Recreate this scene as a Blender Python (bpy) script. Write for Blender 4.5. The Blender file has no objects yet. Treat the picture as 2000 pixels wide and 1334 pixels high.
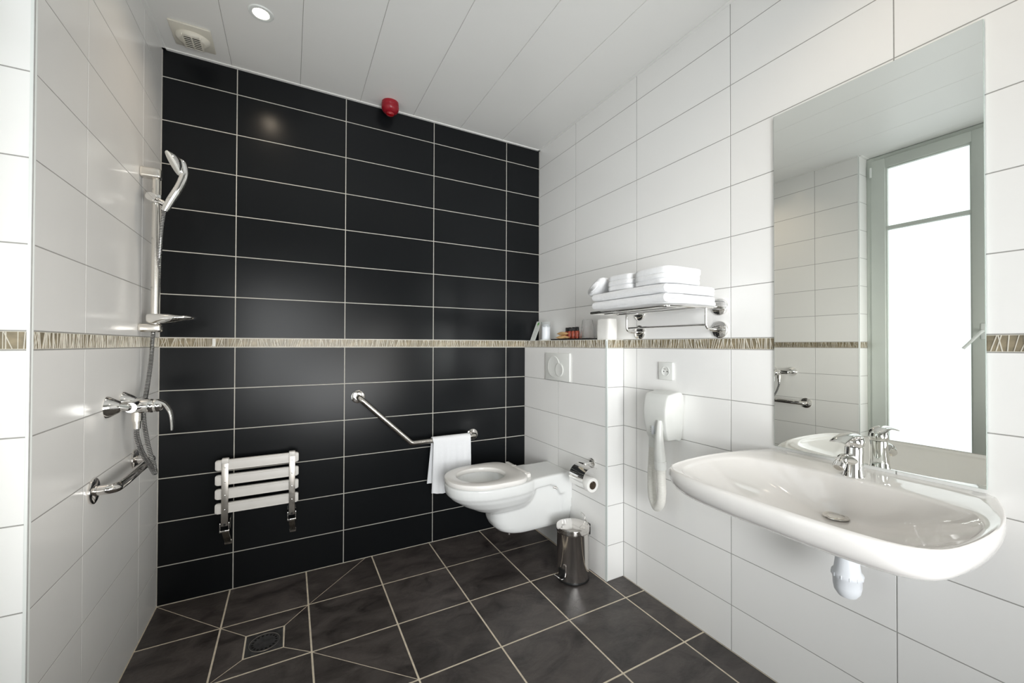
import bpy, bmesh, math, random
from mathutils import Vector, Matrix
random.seed(4)
PI = math.pi
scn = bpy.context.scene
COL = scn.collection

# ------------------------------------------------------------------ camera
yaw, pit, rol = math.radians(28.8931), math.radians(0.5236), math.radians(0.1626)
fw = Vector((math.sin(yaw)*math.cos(pit), math.cos(yaw)*math.cos(pit), math.sin(pit)))
rt = Vector((math.cos(yaw), -math.sin(yaw), 0)); up = rt.cross(fw)
rt2 = rt*math.cos(rol)+up*math.sin(rol); up2 = up*math.cos(rol)-rt*math.sin(rol)
cd = bpy.data.cameras.new('camera'); cam = bpy.data.objects.new('camera', cd); COL.objects.link(cam)
cd.sensor_width = 36; cd.lens = 799.5522/2000*36
cd.shift_x = -8.1127/2000; cd.shift_y = -0.53/2000; cd.clip_start = 0.02
m = Matrix((rt2, up2, -fw)).transposed().to_4x4(); m.translation = (0, 0, 1.1926); cam.matrix_world = m
scn.camera = cam

# ------------------------------------------------------------------ world, exposure
w = bpy.data.worlds.new('world'); scn.world = w; w.use_nodes = True
w.node_tree.nodes['Background'].inputs[0].default_value = (0.8, 0.9, 1.0, 1)
w.node_tree.nodes['Background'].inputs[1].default_value = 0.6
scn.view_settings.view_transform = 'Standard'; scn.view_settings.look = 'None'
scn.view_settings.gamma = 1; scn.view_settings.exposure = 0.08
YF_ = -2.1
WINDOW_GLOW = .92
LAMP_W = 8.6
def area(name, loc, target, sx, sy, watt, col):
    l = bpy.data.lights.new(name, 'AREA'); l.shape = 'RECTANGLE'; l.size = sx; l.size_y = sy; l.energy = watt; l.color = col
    o = bpy.data.objects.new(name, l); COL.objects.link(o); o.location = loc
    o.rotation_euler = (Vector(target)-Vector(loc)).to_track_quat('-Z', 'Y').to_euler(); return o
# soft unseen fill lights, added to brighten walls and ceiling, behind and below the camera
area('fill_left_wall', (.8, -.4, 1.0), (-.52, 1.95, 1.15), .8, .8, 3.1, (1.0, .975, .93)).data.spread = math.radians(52)
area('fill_ceiling', (.6, -1.6, .5), (.45, 1.9, 2.55), 1.0, .8, 9.0, (.98, .99, 1.0)).data.spread = math.radians(75)
area('fill_right_wall', (-.05, -1.7, 1.15), (1.42, 2.2, 1.0), 1.2, 1.5, 13.5, (.98, .995, 1.0)).data.spread = math.radians(54)
scn.cycles.diffuse_bounces = 10; scn.cycles.max_bounces = 14

# ------------------------------------------------------------------ room constants
XL, XR, YB, H = -0.5233, 1.5179, 2.4213, 2.5495
ZS, ZT = 1.1776, 1.2222            # decorative border band
YE = 1.368                          # end of the shower wall
XW = -0.64                          # window plane
YW0 = 0.162                         # near end of the window recess
YF = -2.1                          # wall behind the camera
XB, YBX = 1.403, 1.594              # boxing round the cistern

# ------------------------------------------------------------------ materials
def mat(name, col, rough=0.4, metal=0.0, vary=0.0, vscale=20, bump=0.0, bscale=200, spec=0.5, coat=0.0,
        trans=0.0, ior=1.45, emit=None, estr=0, sheen=0.0, rvary=0.0, obj_vary=0.0, alpha=1.0, bdist=0.001, sub=0.0):
    mt = bpy.data.materials.new(name); mt.use_nodes = True
    nt = mt.node_tree; N = nt.nodes; L = nt.links
    b = N['Principled BSDF']
    b.inputs['Base Color'].default_value = (*col, 1); b.inputs['Roughness'].default_value = rough
    b.inputs['Metallic'].default_value = metal; b.inputs['Specular IOR Level'].default_value = spec
    b.inputs['Coat Weight'].default_value = coat; b.inputs['Coat Roughness'].default_value = 0.03
    b.inputs['Transmission Weight'].default_value = trans; b.inputs['IOR'].default_value = ior
    b.inputs['Sheen Weight'].default_value = sheen; b.inputs['Alpha'].default_value = alpha
    if emit: b.inputs['Emission Color'].default_value = (*emit, 1); b.inputs['Emission Strength'].default_value = estr
    if vary or bump or rvary or obj_vary:
        tc = N.new('ShaderNodeTexCoord')
        no = N.new('ShaderNodeTexNoise'); no.inputs['Scale'].default_value = vscale; no.inputs['Detail'].default_value = 5
        L.new(tc.outputs['Object'], no.inputs['Vector'])
    if vary or obj_vary:
        cr = N.new('ShaderNodeValToRGB'); cr.color_ramp.elements[0].position = 0.3; cr.color_ramp.elements[1].position = 0.7
        cr.color_ramp.elements[0].color = (*[c*(1-vary) for c in col], 1)
        cr.color_ramp.elements[1].color = (*[min(1, c*(1+vary)) for c in col], 1)
        L.new(no.outputs['Fac'], cr.inputs['Fac'])
        src = cr.outputs['Color']
        if obj_vary:
            oi = N.new('ShaderNodeObjectInfo'); mr = N.new('ShaderNodeMapRange')
            mr.inputs['To Min'].default_value = 1-obj_vary; mr.inputs['To Max'].default_value = 1+obj_vary
            L.new(oi.outputs['Random'], mr.inputs['Value'])
            hs = N.new('ShaderNodeHueSaturation'); L.new(mr.outputs['Result'], hs.inputs['Value']); L.new(src, hs.inputs['Color'])
            src = hs.outputs['Color']
        L.new(src, b.inputs['Base Color'])
    if rvary:
        mr = N.new('ShaderNodeMapRange'); mr.inputs['From Min'].default_value = .3; mr.inputs['From Max'].default_value = .7
        mr.inputs['To Min'].default_value = max(0, rough-rvary); mr.inputs['To Max'].default_value = rough+rvary
        L.new(no.outputs['Fac'], mr.inputs['Value']); L.new(mr.outputs['Result'], b.inputs['Roughness'])
    if bump:
        n2 = N.new('ShaderNodeTexNoise'); n2.inputs['Scale'].default_value = bscale; n2.inputs['Detail'].default_value = 4
        L.new(tc.outputs['Object'], n2.inputs['Vector'])
        bp = N.new('ShaderNodeBump'); bp.inputs['Strength'].default_value = bump; bp.inputs['Distance'].default_value = bdist
        L.new(n2.outputs['Fac'], bp.inputs['Height']); L.new(bp.outputs['Normal'], b.inputs['Normal'])
    return mt

M = {}
M['white_tile'] = mat('white_tile', (0.90, 0.896, 0.88), 0.2, vary=.01, vscale=3, rvary=.04, obj_vary=.012, bump=.04, bscale=9, bdist=.004)
M['dark_tile'] = mat('dark_tile', (0.0075, 0.0085, 0.0095), 0.23, vary=.04, vscale=4, obj_vary=.06, bump=.02, bscale=300, spec=.22)
M['white_grout'] = mat('white_grout', (0.36, 0.355, 0.34), 0.9, vary=.06, vscale=60)
M['dark_grout'] = mat('dark_grout', (0.55, 0.53, 0.48), 0.9, vary=.06, vscale=60)
M['floor_grout'] = mat('floor_grout', (0.74, 0.66, 0.53), 0.9, vary=.12, vscale=40, bump=.3, bscale=400)
M['border_base'] = mat('border_base', (0.24, 0.20, 0.13), 0.25, vary=.35, vscale=30, bump=.2, bscale=150)
M['border_line'] = mat('border_line', (0.64, 0.61, 0.53), 0.3, vary=.08, vscale=60)
M['border_bright'] = mat('border_bright', (0.75, 0.75, 0.72), 0.2, vary=.03)
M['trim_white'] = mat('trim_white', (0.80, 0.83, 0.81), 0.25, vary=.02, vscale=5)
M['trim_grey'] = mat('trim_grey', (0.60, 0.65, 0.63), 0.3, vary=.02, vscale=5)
M['panel'] = mat('panel', (0.90, 0.90, 0.88), 0.38, vary=.012, vscale=2, rvary=.05)
M['panel_gap'] = mat('panel_gap', (0.42, 0.41, 0.38), 0.8, vary=.05)
M['paint'] = mat('paint', (0.86, 0.86, 0.84), 0.5, vary=.02, vscale=6)
M['frame_paint'] = mat('frame_paint', (0.60, 0.64, 0.60), 0.4, vary=.02, vscale=6)
M['chrome'] = mat('chrome', (0.86, 0.85, 0.83), 0.045, 1.0, vary=.01, rvary=.015)
M['hose_groove'] = mat('hose_groove', (0.10, 0.10, 0.10), 0.4, .5, vary=.1)
M['chrome_pale'] = mat('chrome_pale', (0.80, 0.77, 0.72), 0.22, 1.0, vary=.01, rvary=.03)
M['steel'] = mat('steel', (0.62, 0.59, 0.55), 0.2, 1.0, vary=.03, rvary=.05)
M['steel_brushed'] = mat('steel_brushed', (0.55, 0.52, 0.48), 0.35, 1.0, vary=.05, vscale=60, rvary=.06)
M['steel_polish'] = mat('steel_polish', (0.80, 0.77, 0.74), 0.09, 1.0, vary=.02, rvary=.02)
M['ceramic'] = mat('ceramic', (0.83, 0.81, 0.785), 0.06, vary=.006, coat=.6, rvary=.01)
M['toilet_ceramic'] = mat('toilet_ceramic', (0.82, 0.83, 0.82), 0.08, vary=.006, coat=.5, rvary=.01)
M['seat_plastic'] = mat('seat_plastic', (0.84, 0.82, 0.79), 0.22, vary=.006)
M['plastic'] = mat('plastic', (0.79, 0.80, 0.77), 0.28, vary=.01)
M['plastic_cool'] = mat('plastic_cool', (0.80, 0.83, 0.87), 0.3, vary=.01)
M['slat_plastic'] = mat('slat_plastic', (0.80, 0.78, 0.75), 0.35, vary=.02)
M['hose_plastic'] = mat('hose_plastic', (0.78, 0.77, 0.72), 0.35, vary=.02)
M['vent_plastic'] = mat('vent_plastic', (0.76, 0.73, 0.64), 0.4, vary=.02)
M['black'] = mat('black', (0.01, 0.01, 0.01), 0.4, vary=.1)
M['dark_hole'] = mat('dark_hole', (0.004, 0.004, 0.004), 0.9, vary=.1)
M['towel'] = mat('towel', (0.80, 0.805, 0.815), 0.95, vary=.03, vscale=120, bump=.7, bscale=900, sheen=.25, bdist=.002)
M['thin_towel'] = mat('thin_towel', (0.84, 0.85, 0.87), 0.9, vary=.02, vscale=160, bump=.4, bscale=700, sheen=.2)
M['paper'] = mat('paper', (0.85, 0.84, 0.81), 0.9, vary=.02, bump=.2, bscale=200)
M['card_paper'] = mat('card_paper', (0.80, 0.83, 0.80), 0.6, vary=.01)
M['grey_print'] = mat('grey_print', (0.5, 0.52, 0.5), 0.7, vary=.05)
M['green_print'] = mat('green_print', (0.10, 0.42, 0.06), 0.7, vary=.05)
M['red'] = mat('red', (0.30, 0.008, 0.018), 0.28, vary=.04)
M['red_lens'] = mat('red_lens', (0.32, 0.003, 0.008), 0.1, vary=.04, coat=.5)
M['kraft'] = mat('kraft', (0.62, 0.40, 0.19), 0.6, vary=.12, vscale=90, bump=.2)
M['card_core'] = mat('card_core', (0.16, 0.12, 0.085), 0.8, vary=.1)
M['amber'] = mat('amber', (0.36, 0.075, 0.045), 0.25, vary=.1)
M['glass'] = mat('glass', (1.0, 1.0, 1.0), 0.03, trans=1.0, ior=1.16, vary=.003)
M['clear_plastic'] = mat('clear_plastic', (0.95, 0.97, 0.97), 0.08, trans=.85, ior=1.3, vary=.003)
M['mirror'] = mat('mirror', (0.88, 0.90, 0.87), 0.0, 1.0, vary=.002)
M['mirror_edge'] = mat('mirror_edge', (0.75, 0.85, 0.80), 0.1, trans=.3, vary=.02)
M['drain_metal'] = mat('drain_metal', (0.06, 0.06, 0.062), 0.45, .3, vary=.5, vscale=35, bump=.4, bscale=60)
M['lamp_glow'] = mat('lamp_glow', (1, .95, .88), .5, emit=(1.0, .86, .68), estr=14, vary=.002)
M['frosted_pane'] = mat('frosted_pane', (.9, .93, .95), .6, emit=(0.90, 0.96, 1.0), estr=WINDOW_GLOW, vary=.002)

def slate():
    mt = bpy.data.materials.new('slate_floor_tile'); mt.use_nodes = True
    nt = mt.node_tree; N = nt.nodes; L = nt.links; b = N['Principled BSDF']
    tc = N.new('ShaderNodeTexCoord'); mp = N.new('ShaderNodeMapping')
    oi = N.new('ShaderNodeObjectInfo'); vm = N.new('ShaderNodeVectorMath'); vm.operation = 'MULTIPLY_ADD'
    vm.inputs[1].default_value = (7, 5, 3)
    L.new(oi.outputs['Random'], vm.inputs[0]); L.new(tc.outputs['Object'], vm.inputs[2])
    L.new(vm.outputs[0], mp.inputs['Vector']); mp.inputs['Rotation'].default_value = (0, 0, .7); mp.inputs['Scale'].default_value = (1, 1.45, 1)
    n1 = N.new('ShaderNodeTexNoise'); n1.inputs['Scale'].default_value = 6; n1.inputs['Detail'].default_value = 9
    n1.inputs['Roughness'].default_value = .68; n1.inputs['Distortion'].default_value = .8
    L.new(mp.outputs[0], n1.inputs['Vector'])
    cr = N.new('ShaderNodeValToRGB'); e = cr.color_ramp.elements
    e[0].position = .25; e[0].color = (0.012, 0.0095, 0.0095, 1); e[1].position = .74; e[1].color = (0.115, 0.100, 0.094, 1)
    L.new(n1.outputs['Fac'], cr.inputs['Fac'])
    mr0 = N.new('ShaderNodeMapRange'); mr0.inputs['To Min'].default_value = .85; mr0.inputs['To Max'].default_value = 1.15
    L.new(oi.outputs['Random'], mr0.inputs['Value'])
    hs = N.new('ShaderNodeHueSaturation'); L.new(mr0.outputs[0], hs.inputs['Value']); L.new(cr.outputs[0], hs.inputs['Color'])
    L.new(hs.outputs[0], b.inputs['Base Color'])
    mr = N.new('ShaderNodeMapRange'); mr.inputs['To Min'].default_value = .30; mr.inputs['To Max'].default_value = .52
    L.new(n1.outputs['Fac'], mr.inputs['Value']); L.new(mr.outputs[0], b.inputs['Roughness'])
    n2 = N.new('ShaderNodeTexNoise'); n2.inputs['Scale'].default_value = 22; n2.inputs['Detail'].default_value = 8; n2.inputs['Distortion'].default_value = 1.2
    L.new(mp.outputs[0], n2.inputs['Vector'])
    bp = N.new('ShaderNodeBump'); bp.inputs['Strength'].default_value = .5; bp.inputs['Distance'].default_value = .004
    L.new(n2.outputs['Fac'], bp.inputs['Height']); L.new(bp.outputs[0], b.inputs['Normal'])
    return mt
M['slate'] = slate()

# ------------------------------------------------------------------ object helpers
def tag(o, label=None, cat=None, group=None, kind=None):
    if label: o['label'] = label
    if cat: o['category'] = cat
    if group: o['group'] = group
    if kind: o['kind'] = kind
    return o

def thing(name, label, cat, loc=(0, 0, 0), group=None):
    o = bpy.data.objects.new(name, None); o.empty_display_size = .05; COL.objects.link(o); o.location = loc
    return tag(o, label, cat, group)

def root_loc(p):
    v = Vector((0, 0, 0))
    while p is not None:
        v += Vector(p.location); p = p.parent
    return v

class MB:
    """collects world-space geometry; build() links it as one mesh object"""
    def __init__(s): s.v = []; s.f = []
    def add(s, vs, fs):
        n = len(s.v); s.v += [tuple(v) for v in vs]; s.f += [tuple(i+n for i in f) for f in fs]; return s
    def box(s, a, b, bev=0.0, seg=2):
        x0, x1 = sorted((a[0], b[0])); y0, y1 = sorted((a[1], b[1])); z0, z1 = sorted((a[2], b[2]))
        if bev <= 0:
            vs = [(x0,y0,z0),(x1,y0,z0),(x1,y1,z0),(x0,y1,z0),(x0,y0,z1),(x1,y0,z1),(x1,y1,z1),(x0,y1,z1)]
            return s.add(vs, [(0,3,2,1),(4,5,6,7),(0,1,5,4),(1,2,6,5),(2,3,7,6),(3,0,4,7)])
        bm = bmesh.new(); bmesh.ops.create_cube(bm, size=1)
        for v in bm.verts:
            v.co = Vector(((x0+x1)/2+v.co.x*(x1-x0), (y0+y1)/2+v.co.y*(y1-y0), (z0+z1)/2+v.co.z*(z1-z0)))
        bmesh.ops.bevel(bm, geom=bm.edges[:], offset=bev, segments=seg, profile=.5, affect='EDGES')
        bm.verts.index_update(); s.add([v.co.copy() for v in bm.verts], [[v.index for v in f.verts] for f in bm.faces]); bm.free()
        return s
    def loft(s, rings, cap0=True, cap1=True, closed=True):
        n = len(rings[0]); vs = [p for r in rings for p in r]; fs = []
        for k in range(len(rings)-1):
            for i in range(n if closed else n-1):
                j = (i+1) % n
                fs.append((k*n+i, k*n+j, (k+1)*n+j, (k+1)*n+i))
        if cap0: fs.append(tuple(reversed(range(n))))
        if cap1: fs.append(tuple((len(rings)-1)*n+i for i in range(n)))
        return s.add(vs, fs)
    def tube(s, pts, r, seg=16, cap=True):
        pts = [Vector(p) for p in pts]; n = len(pts)
        rr = r if callable(r) else (lambda t: r)
        T = []
        for i in range(n):
            a = pts[max(0, i-1)]; b = pts[min(n-1, i+1)]; T.append((b-a).normalized())
        ref = Vector((0, 0, 1)) if abs(T[0].z) < .9 else Vector((1, 0, 0))
        u = T[0].cross(ref).normalized(); rings = []
        for i in range(n):
            u = (u - T[i]*u.dot(T[i])).normalized(); v = T[i].cross(u)
            R = rr(i/(n-1)) if n > 1 else r
            rings.append([pts[i]+(u*math.cos(2*PI*k/seg)+v*math.sin(2*PI*k/seg))*R for k in range(seg)])
        return s.loft(rings, cap, cap)
    def cyl(s, a, b, r, r2=None, seg=28):
        r2 = r if r2 is None else r2
        a = Vector(a); b = Vector(b)
        return s.tube([a, b], lambda t: r+(r2-r)*t, seg)
    def lathe(s, c, prof, axis='z', seg=40, cap=True, sgn=1):
        """prof = [(radius, height)...] around axis through c"""
        rings = []
        for r, h in prof:
            ring = []
            for k in range(seg):
                a = 2*PI*k/seg; q = (r*math.cos(a), r*math.sin(a))
                if axis == 'z': p = (c[0]+q[0], c[1]+q[1], c[2]+h*sgn)
                elif axis == 'x': p = (c[0]+h*sgn, c[1]+q[0], c[2]+q[1])
                else: p = (c[0]+q[0], c[1]+h*sgn, c[2]+q[1])
                ring.append(p)
            rings.append(ring)
        return s.loft(rings, cap, cap)
    def build(s, name, material, parent=None, smooth=True, ang=40, off=None):
        me = bpy.data.meshes.new(name)
        o0 = root_loc(parent) if off is None else Vector(off)
        me.from_pydata([tuple(Vector(v)-o0) for v in s.v], [], s.f); me.validate()
        bm = bmesh.new(); bm.from_mesh(me); bmesh.ops.recalc_face_normals(bm, faces=bm.faces[:]); bm.to_mesh(me); bm.free()
        me.materials.append(M[material] if isinstance(material, str) else material)
        if smooth:
            for p in me.polygons: p.use_smooth = True
            me.set_sharp_from_angle(angle=math.radians(ang))
        o = bpy.data.objects.new(name, me); COL.objects.link(o); o.parent = parent
        if parent is None and off is not None: o.location = off
        return o

def fillet(pts, rad, n=8):
    pts = [Vector(p) for p in pts]; out = [pts[0]]
    for i in range(1, len(pts)-1):
        p = pts[i]; a = (pts[i-1]-p); b = (pts[i+1]-p); la, lb = a.length, b.length; a.normalize(); b.normalize()
        th = a.angle(b); d = min(rad/math.tan(th/2), la*.49, lb*.49)
        p0, p1 = p+a*d, p+b*d
        for k in range(n+1):
            t = k/n; out.append(p0*(1-t)**2 + p*2*t*(1-t) + p1*t*t)
    out.append(pts[-1]); return out

def crom(P, n, closed=False):
    P = [Vector(p) for p in P]; N = len(P); out = []
    segs = N if closed else N-1
    for i in range(segs):
        g = (lambda k: P[k % N]) if closed else (lambda k: P[max(0, min(N-1, k))])
        p0, p1, p2, p3 = g(i-1), g(i), g(i+1), g(i+2)
        for k in range(n):
            t = k/n
            out.append(.5*((2*p1)+(p2-p0)*t+(2*p0-5*p1+4*p2-p3)*t*t+(3*p1-p0-3*p2+p3)*t**3))
    if not closed: out.append(P[-1])
    return out

# ------------------------------------------------------------------ shell
def struct(name, mb, m, smooth=False):
    o = mb.build(name, m, None, smooth, off=(0, 0, 0)); o['kind'] = 'structure'; return o

_tiles = {}
def tile_mesh(w, h, m, name='tile', t=.008, bv=.0005):
    key = (round(w, 4), round(h, 4), m)
    if key in _tiles: return _tiles[key]
    me = bpy.data.meshes.new(name); b = bv
    vs = [(0, t, 0), (w, t, 0), (w, t, h), (0, t, h), (0, b, 0), (w, b, 0), (w, b, h), (0, b, h), (b, 0, b), (w-b, 0, b), (w-b, 0, h-b), (b, 0, h-b)]
    fs = [(0, 1, 5, 4), (1, 2, 6, 5), (2, 3, 7, 6), (3, 0, 4, 7), (4, 5, 9, 8), (5, 6, 10, 9), (6, 7, 11, 10), (7, 4, 8, 11), (8, 9, 10, 11)]
    me.from_pydata(vs, [], fs); me.materials.append(M[m]); _tiles[key] = me
    return me

def put(me, name, origin, udir, ndir, parent):
    """local x -> udir, local y -> into the wall, local z -> up"""
    o = bpy.data.objects.new(name, me); COL.objects.link(o)
    mm = Matrix((Vector(udir), -Vector(ndir), Vector((0, 0, 1)))).transposed().to_4x4(); mm.translation = Vector(origin)
    o.parent = parent; o.matrix_local = mm
    return o

LOW = [0.0] + [ZS-.2*k for k in range(5, -1, -1)]
UPP = [ZT+.2*k for k in range(7)] + [H]
_border = {}
def border_piece(wd, seed):
    key = (round(wd, 3), seed)
    if key in _border: return _border[key]
    h = ZT-ZS-.003
    base = bpy.data.meshes.new('border_tile')
    b = .0008; t = .006; y = .0003
    vs = [(0, t, 0), (wd, t, 0), (wd, t, h), (0, t, h), (0, y, 0), (wd, y, 0), (wd, y, h), (0, y, h)]
    base.from_pydata(vs, [], [(0, 1, 5, 4), (1, 2, 6, 5), (2, 3, 7, 6), (3, 0, 4, 7), (4, 5, 6, 7)]); base.materials.append(M['border_base'])
    rnd = random.Random(seed); v = []; f = []
    def bar(x0, x1, z0, z1, w, y0):
        d = Vector((x1-x0, z1-z0)).normalized(); nx, nz = -d.y*w/2, d.x*w/2; n = len(v)
        pts = [(x0+nx, z0+nz), (x1+nx, z1+nz), (x1-nx, z1-nz), (x0-nx, z0-nz)]
        for yy, s in ((.0005, 1.0), (y0, .7)):
            cx = (x0+x1)/2; cz = (z0+z1)/2
            for k, (px, pz) in enumerate(pts):
                sg = 1 if k < 2 else -1
                v.append(((x0 if k in (0, 3) else x1)+sg*nx*s, yy, (z0 if k in (0, 3) else z1)+sg*nz*s))
        f.extend([(n, n+1, n+5, n+4), (n+1, n+2, n+6, n+5), (n+2, n+3, n+7, n+6), (n+3, n, n+4, n+7), (n+4, n+5, n+6, n+7)])
    x = .004
    while x < wd-.004:
        dx = rnd.choice([-1, 1])*rnd.uniform(.001, .015)
        if rnd.random() < .25: dx = 0
        x0 = min(max(x, .003), wd-.003); x1 = min(max(x+dx, .003), wd-.003)
        bar(x0, x1, .001, h-.001, rnd.uniform(.0014, .0026), -.0005-rnd.random()*.0005)
        x += rnd.uniform(.0045, .0105)
    bar(0, wd, .0008, .0008, .0016, -.0002); bar(0, wd, h-.0008, h-.0008, .0016, -.0002)
    rel = bpy.data.meshes.new('relief_lines'); rel.from_pydata(v, [], f); rel.materials.append(M['border_line'])
    _border[key] = (base, rel); return _border[key]

def border_run(us, origin_fn, udir, ndir, parent):
    k = 0
    for a, b in zip(us[:-1], us[1:]):
        n = max(1, round((b-a)/.25)); step = (b-a)/n
        for i in range(n):
            wd = step-.001
            be, re = border_piece(wd, k % 4); k += 1
            o = put(be, 'border_tile', origin_fn(a+i*step+.0005, ZS+.0015), udir, ndir, parent)
            r = bpy.data.objects.new('relief_lines', re); COL.objects.link(r); r.parent = o; r['kind'] = 'stuff'

def face(parent, us, origin_fn, udir, ndir, m, gap, rows=None, skip=None):
    for z0, z1 in (rows or list(zip(LOW[:-1], LOW[1:]))+list(zip(UPP[:-1], UPP[1:]))):
        for a, b in zip(us[:-1], us[1:]):
            if skip and skip(a, b, z0, z1): continue
            ww, hh = b-a-gap, z1-z0-gap
            if ww < .01 or hh < .01: continue
            put(tile_mesh(ww, hh, m), 'tile', origin_fn(a+gap/2, z0+gap/2), udir, ndir, parent)

G = .0006   # grout sits this far behind the tile faces
# far dark wall (faces -Y): u = x
wb = struct('wall_back', MB().box((XL-.1, YB+G, -.05), (XR+.1, YB+.12, H+.05)), 'dark_grout')
us = [XL, -.2367, .262, .7607, 1.2594, XR]
face(wb, us, lambda u, z: (u, YB, z), (1, 0, 0), (0, -1, 0), 'dark_tile', .0040)
border_run([XL, XR], lambda u, z: (u, YB, z), (1, 0, 0), (0, -1, 0), wb)
bright = MB().box((-.327, YB-.0022, ZS+.004), (-.315, YB+.001, ZT-.004), .001).build('border_insert', 'border_bright', wb, off=(0, 0, 0))
# right wall (faces -X): u runs along -Y, u = -y
wr_ = struct('wall_right', MB().box((XR+G, YF-.1, -.05), (XR+.12, YB+.12, H+.05)), 'white_grout')
us = [-YB, -2.0038, -1.5032, -1.0026, -.502, -.0014, .4992, 1.0, -YF]
face(wr_, us, lambda u, z: (XR, -u, z), (0, -1, 0), (-1, 0, 0), 'white_tile', .003, skip=lambda a, b, z0, z1: z1 < 1.2 and a < -YBX+.001)
face(wr_, [-YBX, -1.5032], lambda u, z: (XR, -u, z), (0, -1, 0), (-1, 0, 0), 'white_tile', .003, rows=list(zip(LOW[:-1], LOW[1:])))
border_run([-YBX, -YF], lambda u, z: (XR, -u, z), (0, -1, 0), (-1, 0, 0), wr_)
# left shower wall (faces +X) with its end return (faces -Y)
mb = MB().box((XL-.1, YE+G, -.05), (XL-G, YB+.12, H+.05)); mb.box((XW-.06, YE+G, -.05), (XL-.1, YE+.1, H+.05))
wl_ = struct('wall_left', mb, 'white_grout')
face(wl_, [YE+.006, 1.65, 2.16, YB], lambda u, z: (XL, u, z), (0, 1, 0), (1, 0, 0), 'white_tile', .003)
border_run([YE+.006, YB], lambda u, z: (XL, u, z), (0, 1, 0), (1, 0, 0), wl_)
face(wl_, [XW-.02, XL-.006], lambda u, z: (u, YE, z), (1, 0, 0), (0, -1, 0), 'white_tile', .003)
border_run([XW-.02, XL-.006], lambda u, z: (u, YE, z), (1, 0, 0), (0, -1, 0), wl_)
# left wall beyond the window, beside the camera, and the wall behind the camera
struct('wall_left_near', MB().box((XW-.1, YF-.1, -.05), (XL, YW0, H+.05)), 'paint')
struct('wall_front', MB().box((XW-.2, YF-.12, -.05), (XR+.12, YF, H+.05)), 'paint')
# edge profiles
def edge_trim(name, c, r, a0, z0, z1, m):
    ring = [(c[0], c[1])] + [(c[0]+r*math.cos(a0+k*PI/2/8), c[1]+r*math.sin(a0+k*PI/2/8)) for k in range(9)]
    return struct(name, MB().loft([[(p[0], p[1], z) for p in ring] for z in (z0, z1)]), m, True)
edge_trim('trim_1', (XL-.0075, YE+.0075), .0085, -PI/2, 0, H-.002, 'trim_white')
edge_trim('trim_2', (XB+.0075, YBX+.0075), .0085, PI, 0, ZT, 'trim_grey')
# boxing for the cistern
bx = struct('wall_boxing', MB().box((XB+G, YBX+G, 0), (XR, YB, ZT-.009)), 'white_grout')
rl = list(zip(LOW[:-1], LOW[1:]))
face(bx, [-YB, -2.02, -YBX-.006], lambda u, z: (XB, -u, z), (0, -1, 0), (-1, 0, 0), 'white_tile', .003, rows=rl)
face(bx, [XB+.006, XR], lambda u, z: (u, YBX, z), (1, 0, 0), (0, -1, 0), 'white_tile', .003, rows=rl)
border_run([-YB, -YBX-.006], lambda u, z: (XB, -u, z), (0, -1, 0), (-1, 0, 0), bx)
border_run([XB+.006, XR], lambda u, z: (u, YBX, z), (1, 0, 0), (0, -1, 0), bx)
for a, b in ((YBX, 2.02), (2.02, YB)):
    MB().box((XB+.0005, a+.001, ZT-.008), (XR-.001, b-.001, ZT), .0008, 1).build('ledge_tile', 'white_tile', bx, off=(0, 0, 0), smooth=False)

# floor
fl = struct('floor', MB().box((XW-.1, YF-.1, -.06), (XR+.1, YB+.1, -.0006)), 'floor_grout')
def inset(poly, gaps):
    n = len(poly); P = [Vector(p) for p in poly]
    area = sum(P[i].x*P[(i+1) % n].y-P[(i+1) % n].x*P[i].y for i in range(n))
    if area < 0: P.reverse(); gaps = [gaps[(n-2-i) % n] for i in range(n)]
    L = []
    for i in range(n):
        a, b = P[i], P[(i+1) % n]; d = (b-a).normalized(); nn = Vector((-d.y, d.x)); L.append((a+nn*gaps[i], d))
    out = []
    for i in range(n):
        (p, d), (q, e) = L[i-1], L[i]
        den = d.x*e.y-d.y*e.x; t = ((q-p).x*e.y-(q-p).y*e.x)/den; out.append(p+d*t)
    return out
def ftile(poly, gaps=None, name='tile', m='slate', z=0.0):
    g = gaps or [.0033]*len(poly)
    P = inset(poly, g); c = sum(P, Vector((0, 0)))/len(P); n = len(P)
    Q = [p+(c-p).normalized()*.0006 for p in P]
    vs = [(p.x, p.y, -.008) for p in P]+[(p.x, p.y, z-.0004) for p in P]+[(p.x, p.y, z) for p in Q]
    fs = []
    for k in (0, 1):
        for i in range(n): j = (i+1) % n; fs.append((k*n+i, k*n+j, (k+1)*n+j, (k+1)*n+i))
    fs.append(tuple(2*n+i for i in range(n)))
    return MB().add(vs, fs).build(name, m, fl, False, off=(0, 0, 0))
FX = [XL, -.2476] + [-.2476+.329*i for i in range(1, 6)] + [XR]
FY = [YB, 2.11] + [2.11-.329*i for i in range(1, 13)] + [YF]
D = .0016; Gf = .0033
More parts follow.
